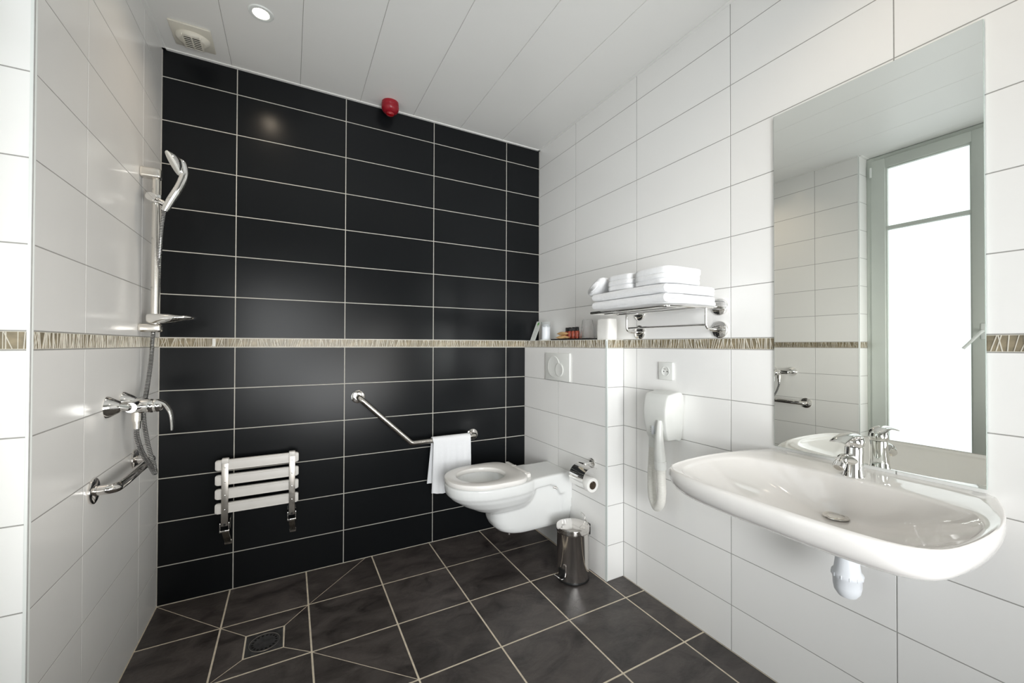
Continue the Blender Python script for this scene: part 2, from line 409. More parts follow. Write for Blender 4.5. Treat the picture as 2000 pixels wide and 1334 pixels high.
for i in range(len(FX)-1):
    for j in range(len(FY)-1):
        x0, x1, y1, y0 = FX[i], FX[i+1], FY[j], FY[j+1]
        if i == 0 and y1 < YE+.2 and y0 > YW0-.2: x0 = XW
        if x1-x0 < .02 or y1-y0 < .02: continue
        if x0 > XB-.01 and y0 > YBX: continue
        A, B, C, E = (x0, y0), (x1, y0), (x1, y1), (x0, y1)
        if (i, j) == (0, 0):
            ftile([A, B, E], [Gf, D, Gf]); ftile([B, C, E], [Gf, Gf, D])
        elif (i, j) == (2, 0):
            K = (.378, y1); ftile([A, K, E], [D, Gf, Gf]); ftile([A, B, C, K], [Gf, Gf, Gf, D])
        elif (i, j) == (2, 2):
            ftile([A, B, E], [Gf, D, Gf]); ftile([B, C, E], [Gf, Gf, D])
        elif (i, j) == (0, 2):
            K = (x0, y1-(x1-x0)); ftile([K, C, E], [D, Gf, Gf]); ftile([A, B, C, K], [Gf, Gf, D, Gf])
        elif (i, j) == (1, 1):
            a, b, c, d = (-.149, 1.864), (-.016, 1.864), (-.014, 2.001), (-.149, 2.003)
            ftile([A, B, b, a], [Gf, D, Gf, D]); ftile([B, C, c, b], [Gf, D, Gf, D])
            ftile([C, E, d, c], [Gf, D, Gf, D]); ftile([E, A, a, d], [Gf, D, Gf, D])
        else:
            ftile([A, B, C, E])

# ceiling of panels
ce = struct('ceiling', MB().box((XW-.1, YF-.1, H+.004), (XR+.1, YB+.1, H+.06)), 'panel_gap')
CX = [XW-.05, -.5536+.0] + [-.2583+.2953*k for k in range(6)] + [XR]
for a, b in zip(CX[:-1], CX[1:]):
    w2 = b-a-.0022; me = MB()
    e = .0012
    me.box((a+.0009, YF, H), (b-.0009, YB, H+.006), .0011, 1)
    me.build('ceiling_panel', 'panel', ce, False, off=(0, 0, 0))
tr = MB()
tw = .016
tr.box((XL, YE, H-.004), (XL+tw, YB, H-.0002), .0008, 1).box((XL, YB-tw, H-.004), (XR, YB, H-.0002), .0008, 1).box((XR-tw, YF, H-.004), (XR, YB, H-.0002), .0008, 1)
tr.box((XW, YE-tw, H-.004), (XL, YE, H-.0002), .0008, 1)
struct('trim_3', tr, 'panel')

# ------------------------------------------------------------------ window
WX = XW
wf = MB()
fz0, fz1 = 0.03, H-.004
YM = (YE+YW0)/2
for (a, b, c, d) in ((YW0, YW0+.045, fz0, fz1), (YE-.045, YE, fz0, fz1)):
    wf.box((WX-.05, a, c), (WX+.0, b, d), .004)
wf.box((WX-.05, YW0+.04, fz1-.05), (WX-.001, YE-.04, fz1), .004).box((WX-.05, YW0+.04, 0), (WX-.001, YE-.04, fz0+.05), .004)
win = struct('window_1', wf, 'frame_paint', True)
for side in (0, 1):
    y0, y1 = (YM+.002, YE-.03) if side == 0 else (YW0+.03, YM-.002)
    z0, z1 = fz0+.03, fz1-.03
    gl, gr = (.85, 1.25) if side == 0 else (2*YM-1.25, 2*YM-.85)
    s = MB(); X0, X1 = WX-.04, WX+.014
    s.box((X0, y0, z0), (X1, gl-.008, z1), .005).box((X0, gr+.008, z0), (X1, y1, z1), .005)
    s.box((X0, gl-.01, 2.448), (X1-.0005, gr+.01, z1), .005).box((X0, gl-.01, z0), (X1-.0005, gr+.01, .22), .005)
    s.box((X0+.01, gl-.01, 2.005), (X1-.006, gr+.01, 2.033), .004)
    s.box((X0+.01, gl-.012, .2), (X1-.010, gl+.001, 2.45), .002).box((X0+.01, gr-.001, .2), (X1-.010, gr+.012, 2.45), .002)
    s.box((X0+.01, gl, 2.438), (X1-.010, gr, 2.45), .002).box((X0+.01, gl, .215), (X1-.010, gr, .23), .002)
    sh = s.build('sash', 'frame_paint', win, off=(0, 0, 0))
    for a, b in ((.225, 2.01), (2.028, 2.445)):
        MB().box((WX-.022, gl-.004, a), (WX-.016, gr+.004, b)).build('pane', 'frosted_pane', sh, off=(0, 0, 0), smooth=False)
    if side == 0:
        h = MB().box((WX+.014, YM+.012, 1.235), (WX+.02, YM+.042, 1.33), .003)
        h.tube(fillet([(WX+.018, YM+.027, 1.283), (WX+.06, YM+.027, 1.283), (WX+.064, YM+.105, 1.178)], .014), .0085, 12)
        h.build('handle', 'trim_white', sh, off=(0, 0, 0))
        MB().cyl((WX+.016, YE-.03, 2.40), (WX+.016, YE-.03, 2.47), .007, seg=14).build('hinge', 'trim_white', sh, off=(0, 0, 0))
# door behind the camera
dr = MB().box((.35, YF, 0), (.42, YF+.02, 2.08), .003).box((1.28, YF, 0), (1.35, YF+.02, 2.08), .003).box((.35, YF, 2.02), (1.35, YF+.02, 2.09), .003)
dr.box((.42, YF+.002, .005), (1.28, YF+.012, 2.02), .002)
struct('door_1', dr, 'paint', True)

# ------------------------------------------------------------------ recessed lights
def downlight(x, y, label):
    t = thing('downlight', label, 'ceiling light', (x, y, H), 'recessed ceiling spotlights')
    prof = [(.030, .004), (.030, -.0035), (.036, -.0055), (.043, -.004), (.0455, -.0003), (.0455, .0)]
    MB().lathe((x, y, H), prof, cap=False).build('rim', 'trim_white', t)
    MB().lathe((x, y, H), [(.0305, -.0006), (.0305, .002)]).build('lens', 'lamp_glow', t)
    ld = bpy.data.lights.new('spot', 'SPOT'); ld.energy = LAMP_W; ld.color = (1.0, .83, .64)
    ld.spot_size = math.radians(150); ld.spot_blend = .9; ld.shadow_soft_size = .028
    lo = bpy.data.objects.new('bulb', ld); COL.objects.link(lo); lo.parent = t; lo.location = (0, 0, -.008)
downlight(-.114, 1.965, 'lit recessed spotlight in the ceiling near the dark wall')
downlight(1.06, .43, 'recessed ceiling spotlight in front of the mirror')

# ------------------------------------------------------------------ extractor vent
t = thing('extractor_vent', 'cream square extractor vent grille on the ceiling by the corner', 'vent', (-.385, 2.262, H))
MB().box((-.459, 2.18, H-.008), (-.311, 2.342, H-.0002), .004).build('cover_plate', 'vent_plastic', t)
dm = MB(); rings = []
for k in range(9):
    a = k/8*PI/2; s_ = math.cos(a); hh = math.sin(a)
    rings.append([(-.385+.062*math.cos(q)*(1-.25*hh*hh if k < 8 else .6), 2.262+.048*math.sin(q)*(1-.25*hh*hh if k < 8 else .6), H-.008-.02*hh) for q in [2*PI*i/40 for i in range(40)]])
dome = dm.loft(rings).build('dome', 'vent_plastic', t)
g = MB().box((-.412, 2.222, H-.0288), (-.356, 2.302, H-.0270), .0005).build('grille_opening', 'dark_hole', dome)
for k in range(7):
    yy = 2.222+.0133*k
    MB().box((-.414, yy-.002, H-.0312), (-.354, yy+.0025, H-.0290), .0006).build('slat', 'vent_plastic', dome)
MB().box((-.387, 2.221, H-.0318), (-.382, 2.303, H-.0275), .0006).build('centre_bar', 'vent_plastic', dome)
for sx in (-.417, -.353):
    MB().box((sx-.003, 2.218, H-.0325), (sx+.003, 2.306, H-.022), .001).build('side_bar', 'vent_plastic', dome)

# ------------------------------------------------------------------ fire alarm
ax, ay = .482, 2.343
t = thing('fire_alarm', 'round red fire alarm sounder on the ceiling above the dark wall', 'alarm', (ax, ay, H))
MB().lathe((ax, ay, H), [(.045, 0), (.046, -.01), (.0465, -.022), (.045, -.024)]).build('base', 'red', t)
MB().lathe((ax, ay, H), [(.0470, -.0235), (.0475, -.029), (.0455, -.040), (.040, -.050), (.031, -.058), (.024, -.061)]).build('body', 'red', t)
MB().lathe((ax, ay, H), [(.022, -.058), (.022, -.064), (.019, -.071), (.011, -.075), (.002, -.076)]).build('lens', 'red_lens', t)

# ------------------------------------------------------------------ floor drain
t = thing('floor_drain', 'square dark metal shower drain with a ring of holes set in the floor', 'drain', (-.082, 1.932, 0))
MB().box((-.1465, 1.8665, -.006), (-.0175, 1.9985, -.0001), .0004, 1).build('frame', 'drain_metal', t)
cxd, cyd = -.082, 1.930
MB().lathe((cxd, cyd, 0), [(.053, -.001), (.053, .0005), (.0515, .0010), (.050, .0006), (.049, .0003), (.001, .0002)]).build('cover', 'drain_metal', t); cov = COL.objects[-1]
MB().lathe((cxd, cyd, 0), [(.0525, .0002), (.0545, .0009), (.0535, .0014), (.052, .0009)], cap=False).build('ring', 'steel_brushed', t)
for k in range(18):
    a = 2*PI*k/18
    MB().lathe((cxd+.042*math.cos(a), cyd+.042*math.sin(a), 0), [(.0046, -.0002), (.0046, .0006), (.001, .00062)], seg=10).build('hole', 'dark_hole', cov)

# ------------------------------------------------------------------ shower rail
RX, RY = -.475, 2.13
t = thing('shower_rail', 'vertical shower slide rail with soap dish on the left tiled wall', 'shower rail', (XL, RY, 1.25))
rr = []
for z in (1.262, 1.868):
    rr.append([(RX+.013*math.cos(q)*(1 if abs(math.cos(q)) < .9 else .98), RY+.010*math.sin(q), z) for q in [2*PI*i/24 for i in range(24)]])
MB().loft(rr).build('rail', 'chrome_pale', t)
MB().box((XL, RY-.02, 1.853), (-.456, RY+.02, 1.893), .009, 4).build('bracket', 'chrome_pale', t)
MB().box((XL, RY-.02, 1.240), (-.452, RY+.02, 1.272), .009, 4).build('bracket', 'chrome_pale', t)
sl = MB().cyl((-.484, RY-.036, 1.772), (-.484, RY+.002, 1.772), .017, .014, 8)
sl.box((-.492, RY-.018, 1.755), (-.455, RY+.018, 1.79), .006, 3)
sl.tube([(-.465, RY-.012, 1.768), (-.438, RY-.03, 1.752), (-.427, RY-.034, 1.748)], .009, 14)
sl.build('slider', 'chrome', t)
# soap dish: tapered tray arm
sd = MB(); rings = []
for x, zt, zb, hw in ((-.497, 1.309, 1.279, .02), (-.485, 1.312, 1.274, .034), (-.45, 1.312, 1.274, .05), (-.41, 1.311, 1.282, .055), (-.375, 1.309, 1.291, .05), (-.355, 1.308, 1.294, .036), (-.349, 1.306, 1.297, .02)):
    rings.append([(x, RY+hw*math.cos(q)*(1), (zt+zb)/2+(zt-zb)/2*max(-1, min(1, 1.5*math.sin(q)))) for q in [2*PI*i/28 for i in range(28)]])
sd.loft(rings).build('soap_dish', 'chrome', t)

# hand shower
t = thing('hand_shower', 'chrome hand shower with a curved handle resting in its holder', 'shower head', (-.43, 2.1, 1.74))
hp = crom([(-.436, 2.094, 1.732), (-.421, 2.09, 1.765), (-.397, 2.086, 1.815), (-.3795, 2.084, 1.865), (-.379, 2.084, 1.898), (-.386, 2.085, 1.920), (-.400, 2.086, 1.926)], 8)
MB().tube(hp, lambda q: .0135-.001*q+.004*math.sin(q*PI)*.4, 18).build('handle', 'chrome', t)
hn = Vector((-.86, -.16, -.48)).normalized(); hc = Vector((-.408, 2.086, 1.916))
u = hn.cross(Vector((0, 1, 0))).normalized(); v = hn.cross(u)
def disc(prof, seg=36):
    return [[hc+hn*h+(u*math.cos(2*PI*k/seg)+v*math.sin(2*PI*k/seg))*r for k in range(seg)] for r, h in prof]
MB().loft(disc([(.006, -.024), (.022, -.02), (.038, -.010), (.046, .0), (.0475, .004)])).build('head', 'chrome', t)
MB().loft(disc([(.0475, .0035), (.048, .007), (.045, .011), (.01, .013)])).build('spray_face', 'plastic', t)
MB().cyl((-.4405, 2.095, 1.722), (-.433, 2.093, 1.742), .0115, .0135).build('collar', 'chrome', t)

# shower hose (ribbed)
def ribbed(pts, r, pitch, amp, seg=14):
    pts = [Vector(p) for p in pts]; L = [0]
    for a, b in zip(pts[:-1], pts[1:]): L.append(L[-1]+(b-a).length)
    n = int(L[-1]/(pitch/4)); out = []; j = 0
    for i in range(n+1):
        s_ = L[-1]*i/n
        while j < len(L)-2 and L[j+1] < s_: j += 1
        q = (s_-L[j])/max(1e-9, L[j+1]-L[j]); out.append(pts[j].lerp(pts[j+1], q))
    mb_ = MB().tube(out, lambda q: r+amp*(1 if int(round(q*n)) % 4 < 2 else -1), seg); mb_.grooves = [1 if (i//seg) % 4 in (1, 2) else 0 for i in range(n*seg)]
    return mb_
hz = crom([(-.4415, 2.095, 1.722), (-.450, 2.10, 1.66), (-.459, 2.115, 1.55), (-.470, 2.150, 1.42), (-.482, 2.155, 1.30), (-.484, 2.146, 1.22), (-.487, 2.135, 1.12), (-.489, 2.10, 1.02), (-.485, 2.04, .93),
           (-.462, 2.0, .82), (-.441, 1.985, .745), (-.433, 1.965, .718), (-.436, 1.935, .745), (-.455, 1.905, .81), (-.465, 1.888, .87), (-.465, 1.885, .905)], 10)
hb_ = ribbed(hz, .0070, .0062, .0009); ho = hb_.build('shower_hose', 'chrome', None, off=(0, 0, 0)); ho.data.materials.append(M['hose_groove'])
for p_, g_ in zip(ho.data.polygons, hb_.grooves): p_.material_index = g_
tag(ho, 'ribbed chrome shower hose looping from hand shower down to the mixer', 'hose')

# shower mixer
MY, MZ = 1.885, .975
t = thing('shower_mixer', 'chrome lever shower mixer tap on the left tiled wall', 'tap', (XL, MY, MZ))
for yy in (1.812, 1.962):
    MB().lathe((XL, yy, .985), [(.034, 0), (.036, .003), (.034, .009), (.018, .034), (.0165, .036)], 'x').build('wall_flange', 'chrome', t)
    MB().tube([(XL+.03, yy, .985), (XL+.052, yy, .982), (XL+.058, yy+(MY-yy)*.25, .979)], .0125, 18).build('inlet', 'chrome', t)
bd = MB().cyl((-.463, 1.812, .98), (-.463, 1.962, .98), .0165, seg=24)
bd.lathe((-.485, MY, MZ), [(.012, 0), (.022, .006), (.0245, .02), (.024, .05), (.0235, .062), (.0225, .064)], 'x')
bd.build('body', 'chrome', t)
MB().cyl((-.465, MY, .965), (-.465, MY, .925), .0145).cyl((-.465, MY, .93), (-.465, MY, .898), .011, .010).build('outlet', 'chrome_pale', t)
lv = MB().lathe((-.4215, MY, MZ), [(.0215, 0), (.0225, .004), (.0215, .016), (.016, .026), (.006, .030)], 'x')
lp = crom([(-.412, MY, .99), (-.39, MY-.002, .978), (-.374, MY-.004, .95), (-.3685, MY-.006, .915), (-.368, MY-.006, .885)], 6)
rings = []
for i, p in enumerate(lp):
    q = i/(len(lp)-1); a = lp[max(0, i-1)]; b = lp[min(len(lp)-1, i+1)]; d = (b-a).normalized(); nn = Vector((0, 1, 0)).cross(d).normalized()
    hw = .016-.007*q; th = .0085-.005*q
    rings.append([p+Vector((0, 1, 0))*hw*math.cos(2*PI*k/16)+nn*th*math.sin(2*PI*k/16) for k in range(16)])
lv.loft(rings); lv.build('lever', 'chrome', t)

# ------------------------------------------------------------------ grab rails
def flange(mb, c, axis, sgn, r=.035):
    mb.lathe(c, [(r, 0), (r+.001, .003), (r, .007), (r-.006, .0095), (.017, .0105), (.0165, .012)], axis, sgn=sgn)
t = thing('grab_rail', 'polished steel grab rail low on the left white shower wall', 'grab rail', (XL, 1.9, .745))
MB().tube(fillet([(XL, 1.712, .745), (XL+.052, 1.712, .745), (XL+.055, 1.79, .745), (XL+.055, 2.088, .748), (XL, 2.088, .748)], .045), .015, 22).build('bar', 'steel_polish', t)
for yy, zz in ((1.712, .745), (2.088, .748)):
    f = MB(); flange(f, (XL, yy, zz), 'x', 1, .038); f.build('wall_flange', 'steel_polish', t)
t = thing('grab_rail', 'angled steel grab rail with towel on the dark tiled wall', 'grab rail', (.66, YB, .63))
MB().tube(fillet([(.331, YB, .903), (.331, YB-.068, .903), (.345, YB-.075, .888), (.612, YB-.078, .629), (1.012, YB-.075, .632), (1.018, YB, .624)], .035), .0148, 22).build('bar', 'steel', t)
for xx, zz in ((.331, .903), (1.018, .624)):
    f = MB(); flange(f, (xx, YB, zz), 'y', -1); f.build('wall_flange', 'steel_polish', t)

# hand towel over the rail
def sheet(name, m, fn, nu, nv, th, parent=None, lab=None, cat=None):
    vs = []; 
    P = [[Vector(fn(i/nu, j/nv)) for j in range(nv+1)] for i in range(nu+1)]
    Nn = [[None]*(nv+1) for _ in range(nu+1)]
    for i in range(nu+1):
        for j in range(nv+1):
            a = P[min(nu, i+1)][j]-P[max(0, i-1)][j]; b = P[i][min(nv, j+1)]-P[i][max(0, j-1)]
            Nn[i][j] = a.cross(b).normalized()
    for s_ in (1, -1):
        for i in range(nu+1):
            for j in range(nv+1): vs.append(P[i][j]+Nn[i][j]*th/2*s_)
    W = nv+1; K = (nu+1)*W; fs = []
    for i in range(nu):
        for j in range(nv):
            a = i*W+j; fs.append((a, a+1, a+W+1, a+W)); fs.append((K+a, K+a+W, K+a+W+1, K+a+1))
    for i in range(nu):
        for j in (0, nv):
            a = i*W+j; fs.append((a, a+W, K+a+W, K+a))
    for j in range(nv):
        for i in (0, nu):
            a = i*W+j; fs.append((a, a+1, K+a+1, K+a))
    return MB().add(vs, fs).build(name, m, parent, ang=80, off=(0, 0, 0) if parent is None else None)
def towel_fn(u_, v_):
    by, bz = YB-.077, .630; r = .021
    tot_f, tot_b = .30, .255
    s_ = v_*(tot_f+tot_b+PI*r)
    x = .735+.232*u_
    rip = .004*math.sin(u_*19+1)+.003*math.sin(u_*41)
    if s_ < tot_f:
        d = tot_f-s_; x += -.004*d/.3+.012*(d/.3)*(u_-.5)
        return (x, by-r-.004*math.sin(d*9)+rip*d*3-.01*d, bz-d-.012*math.sin(u_*3)*(d/.3))
    if s_ < tot_f+PI*r:
        a = (s_-tot_f)/r; return (x-.004*(1-u_), by-r*math.cos(a), bz+r*math.sin(a)*.95)
    d = s_-tot_f-PI*r
    return (x-.075*d*(1-u_)*1.3, by+r+rip*d*2, bz-d)
tw = sheet('hand_towel', 'thin_towel', towel_fn, 40, 70, .004)
tag(tw, 'white hand towel draped over the angled grab rail beside the toilet', 'towel')

# ------------------------------------------------------------------ folding shower seat
SY = 2.345
t = thing('shower_bench', 'white slatted folding shower seat folded up against the dark wall', 'shower seat', (-.13, YB, .40))
for zc in (.626, .557, .492, .425):
    sb = MB(); rings = []
    for x, ins in ((-.301, .006), (-.297, .002), (-.290, 0), (.030, 0), (.037, .002), (.041, .006)):
        z0, z1, y0, y1 = zc-.0245+ins, zc+.0245-ins, SY-.009+ins*.4, SY+.012-ins*.2
        r_ = .006; ring = []
        for (cy, cz, a0) in ((y1-r_, z1-r_, 0), (y0+r_, z1-r_, PI/2), (y0+r_, z0+r_, PI), (y1-r_, z0+r_, 3*PI/2)):
            for k in range(5):
                a = a0+k*PI/2/4; ring.append((x, cy+r_*math.cos(a), cz+r_*math.sin(a)))
        rings.append(ring)
    sb.loft(rings)
    sb.box((-.292, SY-.0115, zc+.016), (.032, SY-.008, zc+.0225), .0015, 1).box((-.292, SY-.0115, zc-.0225), (.032, SY-.008, zc-.0185), .0012, 1)
    sb.build('slat', 'slat_plastic', t)
for xc in (-.262, .0125):
    rail = MB().box((xc-.0135, SY-.0165, .345), (xc+.0135, SY-.0105, .636), .0015).build('rail', 'steel_brushed', t)
    MB().box((xc-.014, SY-.0175, .634), (xc+.014, SY+.012, .658), .004).build('end_cap', 'slat_plastic', rail)
    for zc in (.618, .552, .487, .421):
        MB().lathe((xc, SY-.0165, zc), [(.0035, 0), (.003, -.0015), (.0008, -.002)], 'y', 12).build('screw', 'chrome', rail)
    br = MB().box((xc-.019, SY-.018, .322), (xc-.0155, YB, .362), .001).box((xc+.0155, SY-.018, .322), (xc+.019, YB, .362), .001).box((xc-.019, SY-.021, .318), (xc+.019, SY-.015, .3265), .001)
    br = br.build('hinge_bracket', 'steel_polish', t)
    MB().cyl((xc-.02, SY-.008, .345), (xc+.02, SY-.008, .345), .004, seg=12).lathe((xc, SY-.0165, .352), [(.005, 0), (.005, -.0006)], 'y', 14).build('pivot', 'black', br)
    lg = MB(); a = Vector((xc, SY-.008, .325)); b = Vector((xc+.006, YB-.008, .236))
    rg = []
    for q in (0, .5, 1):
        p = a.lerp(b, q); rg.append([(p.x+sx, p.y+sy, p.z) for sx, sy in ((-.013, -.006), (.013, -.006), (.013, .006), (-.013, .006))])
    lg.loft(rg).box((b.x-.015, b.y-.004, .226), (b.x+.015, YB, .248), .003); lg.build('support_leg', 'steel', t, ang=30)

# ------------------------------------------------------------------ toilet
TY = 2.008
def egg(x0, x1, hw, z, n=48, p=2.2, pb=2.8, cyo=0.0, mid=.5):
    cx = x0+(x1-x0)*mid; out = []
    for k in range(n):
        a = 2*PI*k/n; c, s_ = math.cos(a), math.sin(a)
        e = pb if c > 0 else p
        rx = (x1-cx) if c > 0 else (cx-x0)
        out.append((cx+rx*math.copysign(abs(c)**(2/e), c), TY+cyo+hw*math.copysign(abs(s_)**(2/e), s_), z))
    return out
body = MB()
body.loft([egg(.94, 1.14, .05, .296), egg(.905, 1.17, .085, .305), egg(.845, 1.18, .12, .330), egg(.783, 1.19, .148, .363), egg(.732, 1.2, .168, .398),
           egg(.713, 1.2, .1745, .418), egg(.708, 1.2, .180, .424), egg(.702, 1.2, .183, .445), egg(.701, 1.2, .183, .472), egg(.706, 1.195, .178, .4765)])
# long neck to the wall
rings = []
for x, hw, zb in ((1.02, .155, .408), (1.10, .152, .413), (1.18, .140, .421), (1.26, .131, .423), (1.30, .129, .405), (1.325, .129, .36), (1.403, .130, .36)):
    z1 = .4765; r_ = .014; ring = []
    for (cy, cz, a0) in ((hw-r_, z1-r_, 0), (-hw+r_, z1-r_, PI/2), (-hw+r_, zb+r_, PI), (hw-r_, zb+r_, 3*PI/2)):
        for k in range(5):
            a = a0+k*PI/2/4; ring.append((x, TY+cy+r_*math.cos(a), cz+r_*math.sin(a)))
    rings.append(ring)
body.loft(rings)
# pedestal
body.loft([egg(x0, 1.395, hw, z, 48, 2.9, 9, mid=.3) for z, x0, hw in ((.182, 1.085, .085), (.1845, 1.04, .094), (.191, 1.005, .100), (.203, .978, .105), (.222, .958, .108), (.25, .944, .109), (.29, .937, .110), (.34, .935, .111), (.43, .945, .111))])
# wall flange
fo = [(-.13, .476), (-.13, .36), (-.122, .28), (-.108, .215), (-.08, .18), (-.03, .165), (.03, .165), (.08, .18), (.108, .215), (.122, .28), (.13, .36), (.13, .476)]
body.loft([[(x, TY+y*s_, z) for y, z in fo] for x, s_ in ((1.335, .86), (1.35, .96), (1.37, 1), (1.403, 1.0))])
bo = body.build('bowl_tmp', 'toilet_ceramic', None, off=(0, 0, 0))
cut = MB().loft([egg(.85, .98, .04, .33), egg(.80, 1.03, .08, .37), egg(.765, 1.06, .11, .42), egg(.752, 1.075, .124, .46), egg(.747, 1.08, .130, .50)]).build('cut_tmp', 'toilet_ceramic', None, off=(0, 0, 0))
mr = bo.modifiers.new('r', 'REMESH'); mr.mode = 'VOXEL'; mr.voxel_size = .0055
mbn = bo.modifiers.new('b', 'BOOLEAN'); mbn.operation = 'DIFFERENCE'; mbn.object = cut; mbn.solver = 'FAST'
ms = bo.modifiers.new('s', 'SMOOTH'); ms.iterations = 5; ms.factor = .5
bpy.context.view_layer.update()
dg = bpy.context.evaluated_depsgraph_get(); me = bpy.data.meshes.new_from_object(bo.evaluated_get(dg)); me.name = 'bowl'
bpy.data.objects.remove(cut, do_unlink=True); bpy.data.objects.remove(bo, do_unlink=True)
t = thing('toilet', 'white wall hung long toilet with open seat on the boxing wall', 'toilet', (XB, TY, .128))
for v in me.vertices: v.co -= Vector((XB, TY, .128))
for p in me.polygons: p.use_smooth = True
o = bpy.data.objects.new('bowl', me); COL.objects.link(o); o.parent = t
if not me.materials: me.materials.append(M['toilet_ceramic'])
# seat ring
def seatring(z, grow, n=64):
    A = egg(.703-grow, 1.116+grow, .186+grow, z, n, 2.15, 4.2, mid=.52)
    B = egg(.764+grow, 1.028-grow, .118-grow, z, n, 2.1, 2.1)
    return A, B
profl = [(.478, -.006), (.4785, -.001), (.484, .001), (.495, .001), (.501, -.002), (.5035, -.008)]
ro = [seatring(z, g_)[0] for z, g_ in profl]; ri = [seatring(z, g_)[1] for z, g_ in reversed(profl)]
MB().loft(ro+ri+[ro[0]], False, False).build('seat', 'seat_plastic', t)
MB().box((1.126, TY-.10, .476), (1.148, TY+.165, .497), .005, 3).build('hinge_cover', 'seat_plastic', t)
for yy in (-.075, .075):
    MB().cyl((1.105, TY+yy, .489), (1.15, TY+yy, .489), .009, seg=16).build('hinge', 'seat_plastic', t)
MB().cyl((1.04, TY-.05, .186), (1.04, TY-.05, .172), .006, seg=14).build('drain_nipple', 'chrome', t)
MB().cyl((1.285, TY-.112, .405), (1.302, TY-.1235, .398), .006, .005, 14).build('fixing_cap', 'steel_brushed', t)

# flush plate
t = thing('flush_plate', 'white dual flush plate on the boxing wall above the toilet', 'flush plate', (XB, 2.02, 1.06))
fp = MB().box((XB-.010, 1.895, .980), (XB, 2.150, 1.145), .004, 3)
fp.build('plate', 'plastic', t)
def ringdisc(c, R, h0, h1, name):
    m_ = MB().lathe(c, [(R, .001), (R, -h0), (R-.002, -h1), (R-.006, -h1+.0006), (.004, -h1+.0006)], 'x', 48)
    m_.build(name, 'plastic', t)
MB().lathe((XB-.010, 2.055, 1.063), [(.0655, .001), (.0655, -.0004), (.0645, -.0006)], 'x', 48).build('button_gap', 'plastic', t)
ringdisc((XB-.010, 2.055, 1.063), .064, .0025, .0032, 'large_button')
MB().lathe((XB-.0125, 1.992, 1.046), [(.0402, .001), (.0402, -.0016), (.0395, -.0018)], 'x', 40).build('button_gap', 'plastic', t)
ringdisc((XB-.0125, 1.992, 1.046), .039, .0035, .0042, 'small_button')

# toilet paper holder + roll
t = thing('toilet_paper_holder', 'chrome covered toilet paper holder on the boxing wall', 'paper holder', (XB, 1.68, .575))
f = MB(); flange(f, (XB, 1.70, .574), 'x', -1, .021); f.build('wall_flange', 'chrome', t)
MB().tube(fillet([(XB-.004, 1.70, .574), (XB-.052, 1.70, .572), (XB-.055, 1.745, .568)], .012), .0065, 14).build('arm', 'chrome', t)
def arcplate(cx, cz, R, a0, a1, y0, y1, th, n=18):
    mb_ = MB(); outer = []; 
    for k in range(n+1):
        a = a0+(a1-a0)*k/n; outer.append((math.cos(a), math.sin(a)))
    rings = [[(cx+c*R, y, cz+s_*R) for c, s_ in outer]+[(cx+c*(R-th), y, cz+s_*(R-th)) for c, s_ in reversed(outer)] for y in (y0, y1)]
    return mb_.loft(rings)
rcx, rcz = XB-.062, .497
arcplate(rcx+.004, rcz+.012, .062, math.radians(60), math.radians(215), 1.634, 1.748, .0016).build('cover', 'chrome', t)
MB().tube(fillet([(rcx+.0, 1.750, .568), (rcx+.0, 1.755, rcz+.004), (rcx, 1.632, rcz+.004)], .01), .0045, 12).build('spindle', 'chrome', t)
t = thing('toilet_paper_roll', 'white toilet paper roll hanging under the chrome cover', 'paper roll', (rcx, 1.69, rcz))
R0, R1 = .037, .0205
rings = []
for r, y in ((R1, 1.626), (R0-.002, 1.626), (R0, 1.629), (R0, 1.732), (R0-.002, 1.735), (R1, 1.735), (R1, 1.626)):
    rings.append([(rcx+r*math.cos(2*PI*k/36), y, rcz+r*math.sin(2*PI*k/36)-.012) for k in range(36)])
MB().loft(rings, False, False).build('paper', 'paper', t)
rings = []
for r, y in ((R1-.0015, 1.625), (R1, 1.625), (R1, 1.736), (R1-.0015, 1.736), (R1-.0015, 1.625)):
    rings.append([(rcx+r*math.cos(2*PI*k/30), y, rcz+r*math.sin(2*PI*k/30)-.012) for k in range(30)])
MB().loft(rings, False, False).build('core', 'card_core', t)

# ------------------------------------------------------------------ pedal bin
bxp, byp = 1.282, 1.712
t = thing('pedal_bin', 'small round polished steel pedal bin on the floor by the boxing', 'bin', (bxp, byp, 0))
MB().lathe((bxp, byp, 0), [(.080, .0), (.0835, .002), (.0835, .010), (.082, .012)]).build('base_ring', 'black', t)
MB().lathe((bxp, byp, 0), [(.081, .010), (.082, .014), (.082, .238), (.0835, .240), (.0835, .2425), (.081, .243)], seg=64).build('body', 'steel_polish', t)
MB().lathe((bxp, byp, 0), [(.0815, .2435), (.0845, .245), (.0845, .264), (.0838, .2665), (.081, .268), (.06, .2705), (.03, .2725), (.002, .273)], seg=64).build('lid', 'steel_polish', t)
pd = Vector((-.985, -.17, 0)).normalized(); pc = Vector((bxp, byp, 0)); sdv = Vector((-pd.y, pd.x, 0))
MB().box((-.02, -.004, .02), (.02, .006, .07), .002).build('tmp', 'black', None, off=(0, 0, 0))
tmp = bpy.data.objects['tmp']; tm = tmp.data; ang_ = math.atan2(pd.y, pd.x)-(-PI/2)
for v in tm.vertices:
    p = Vector((v.co.x*math.cos(ang_)-v.co.y*math.sin(ang_), v.co.x*math.sin(ang_)+v.co.y*math.cos(ang_), v.co.z)) + Vector((pd.x*.081, pd.y*.081, 0)); v.co = p
tmp.name = 'pedal_recess'; tmp.parent = t
w_ = MB(); P0 = pc+pd*.07
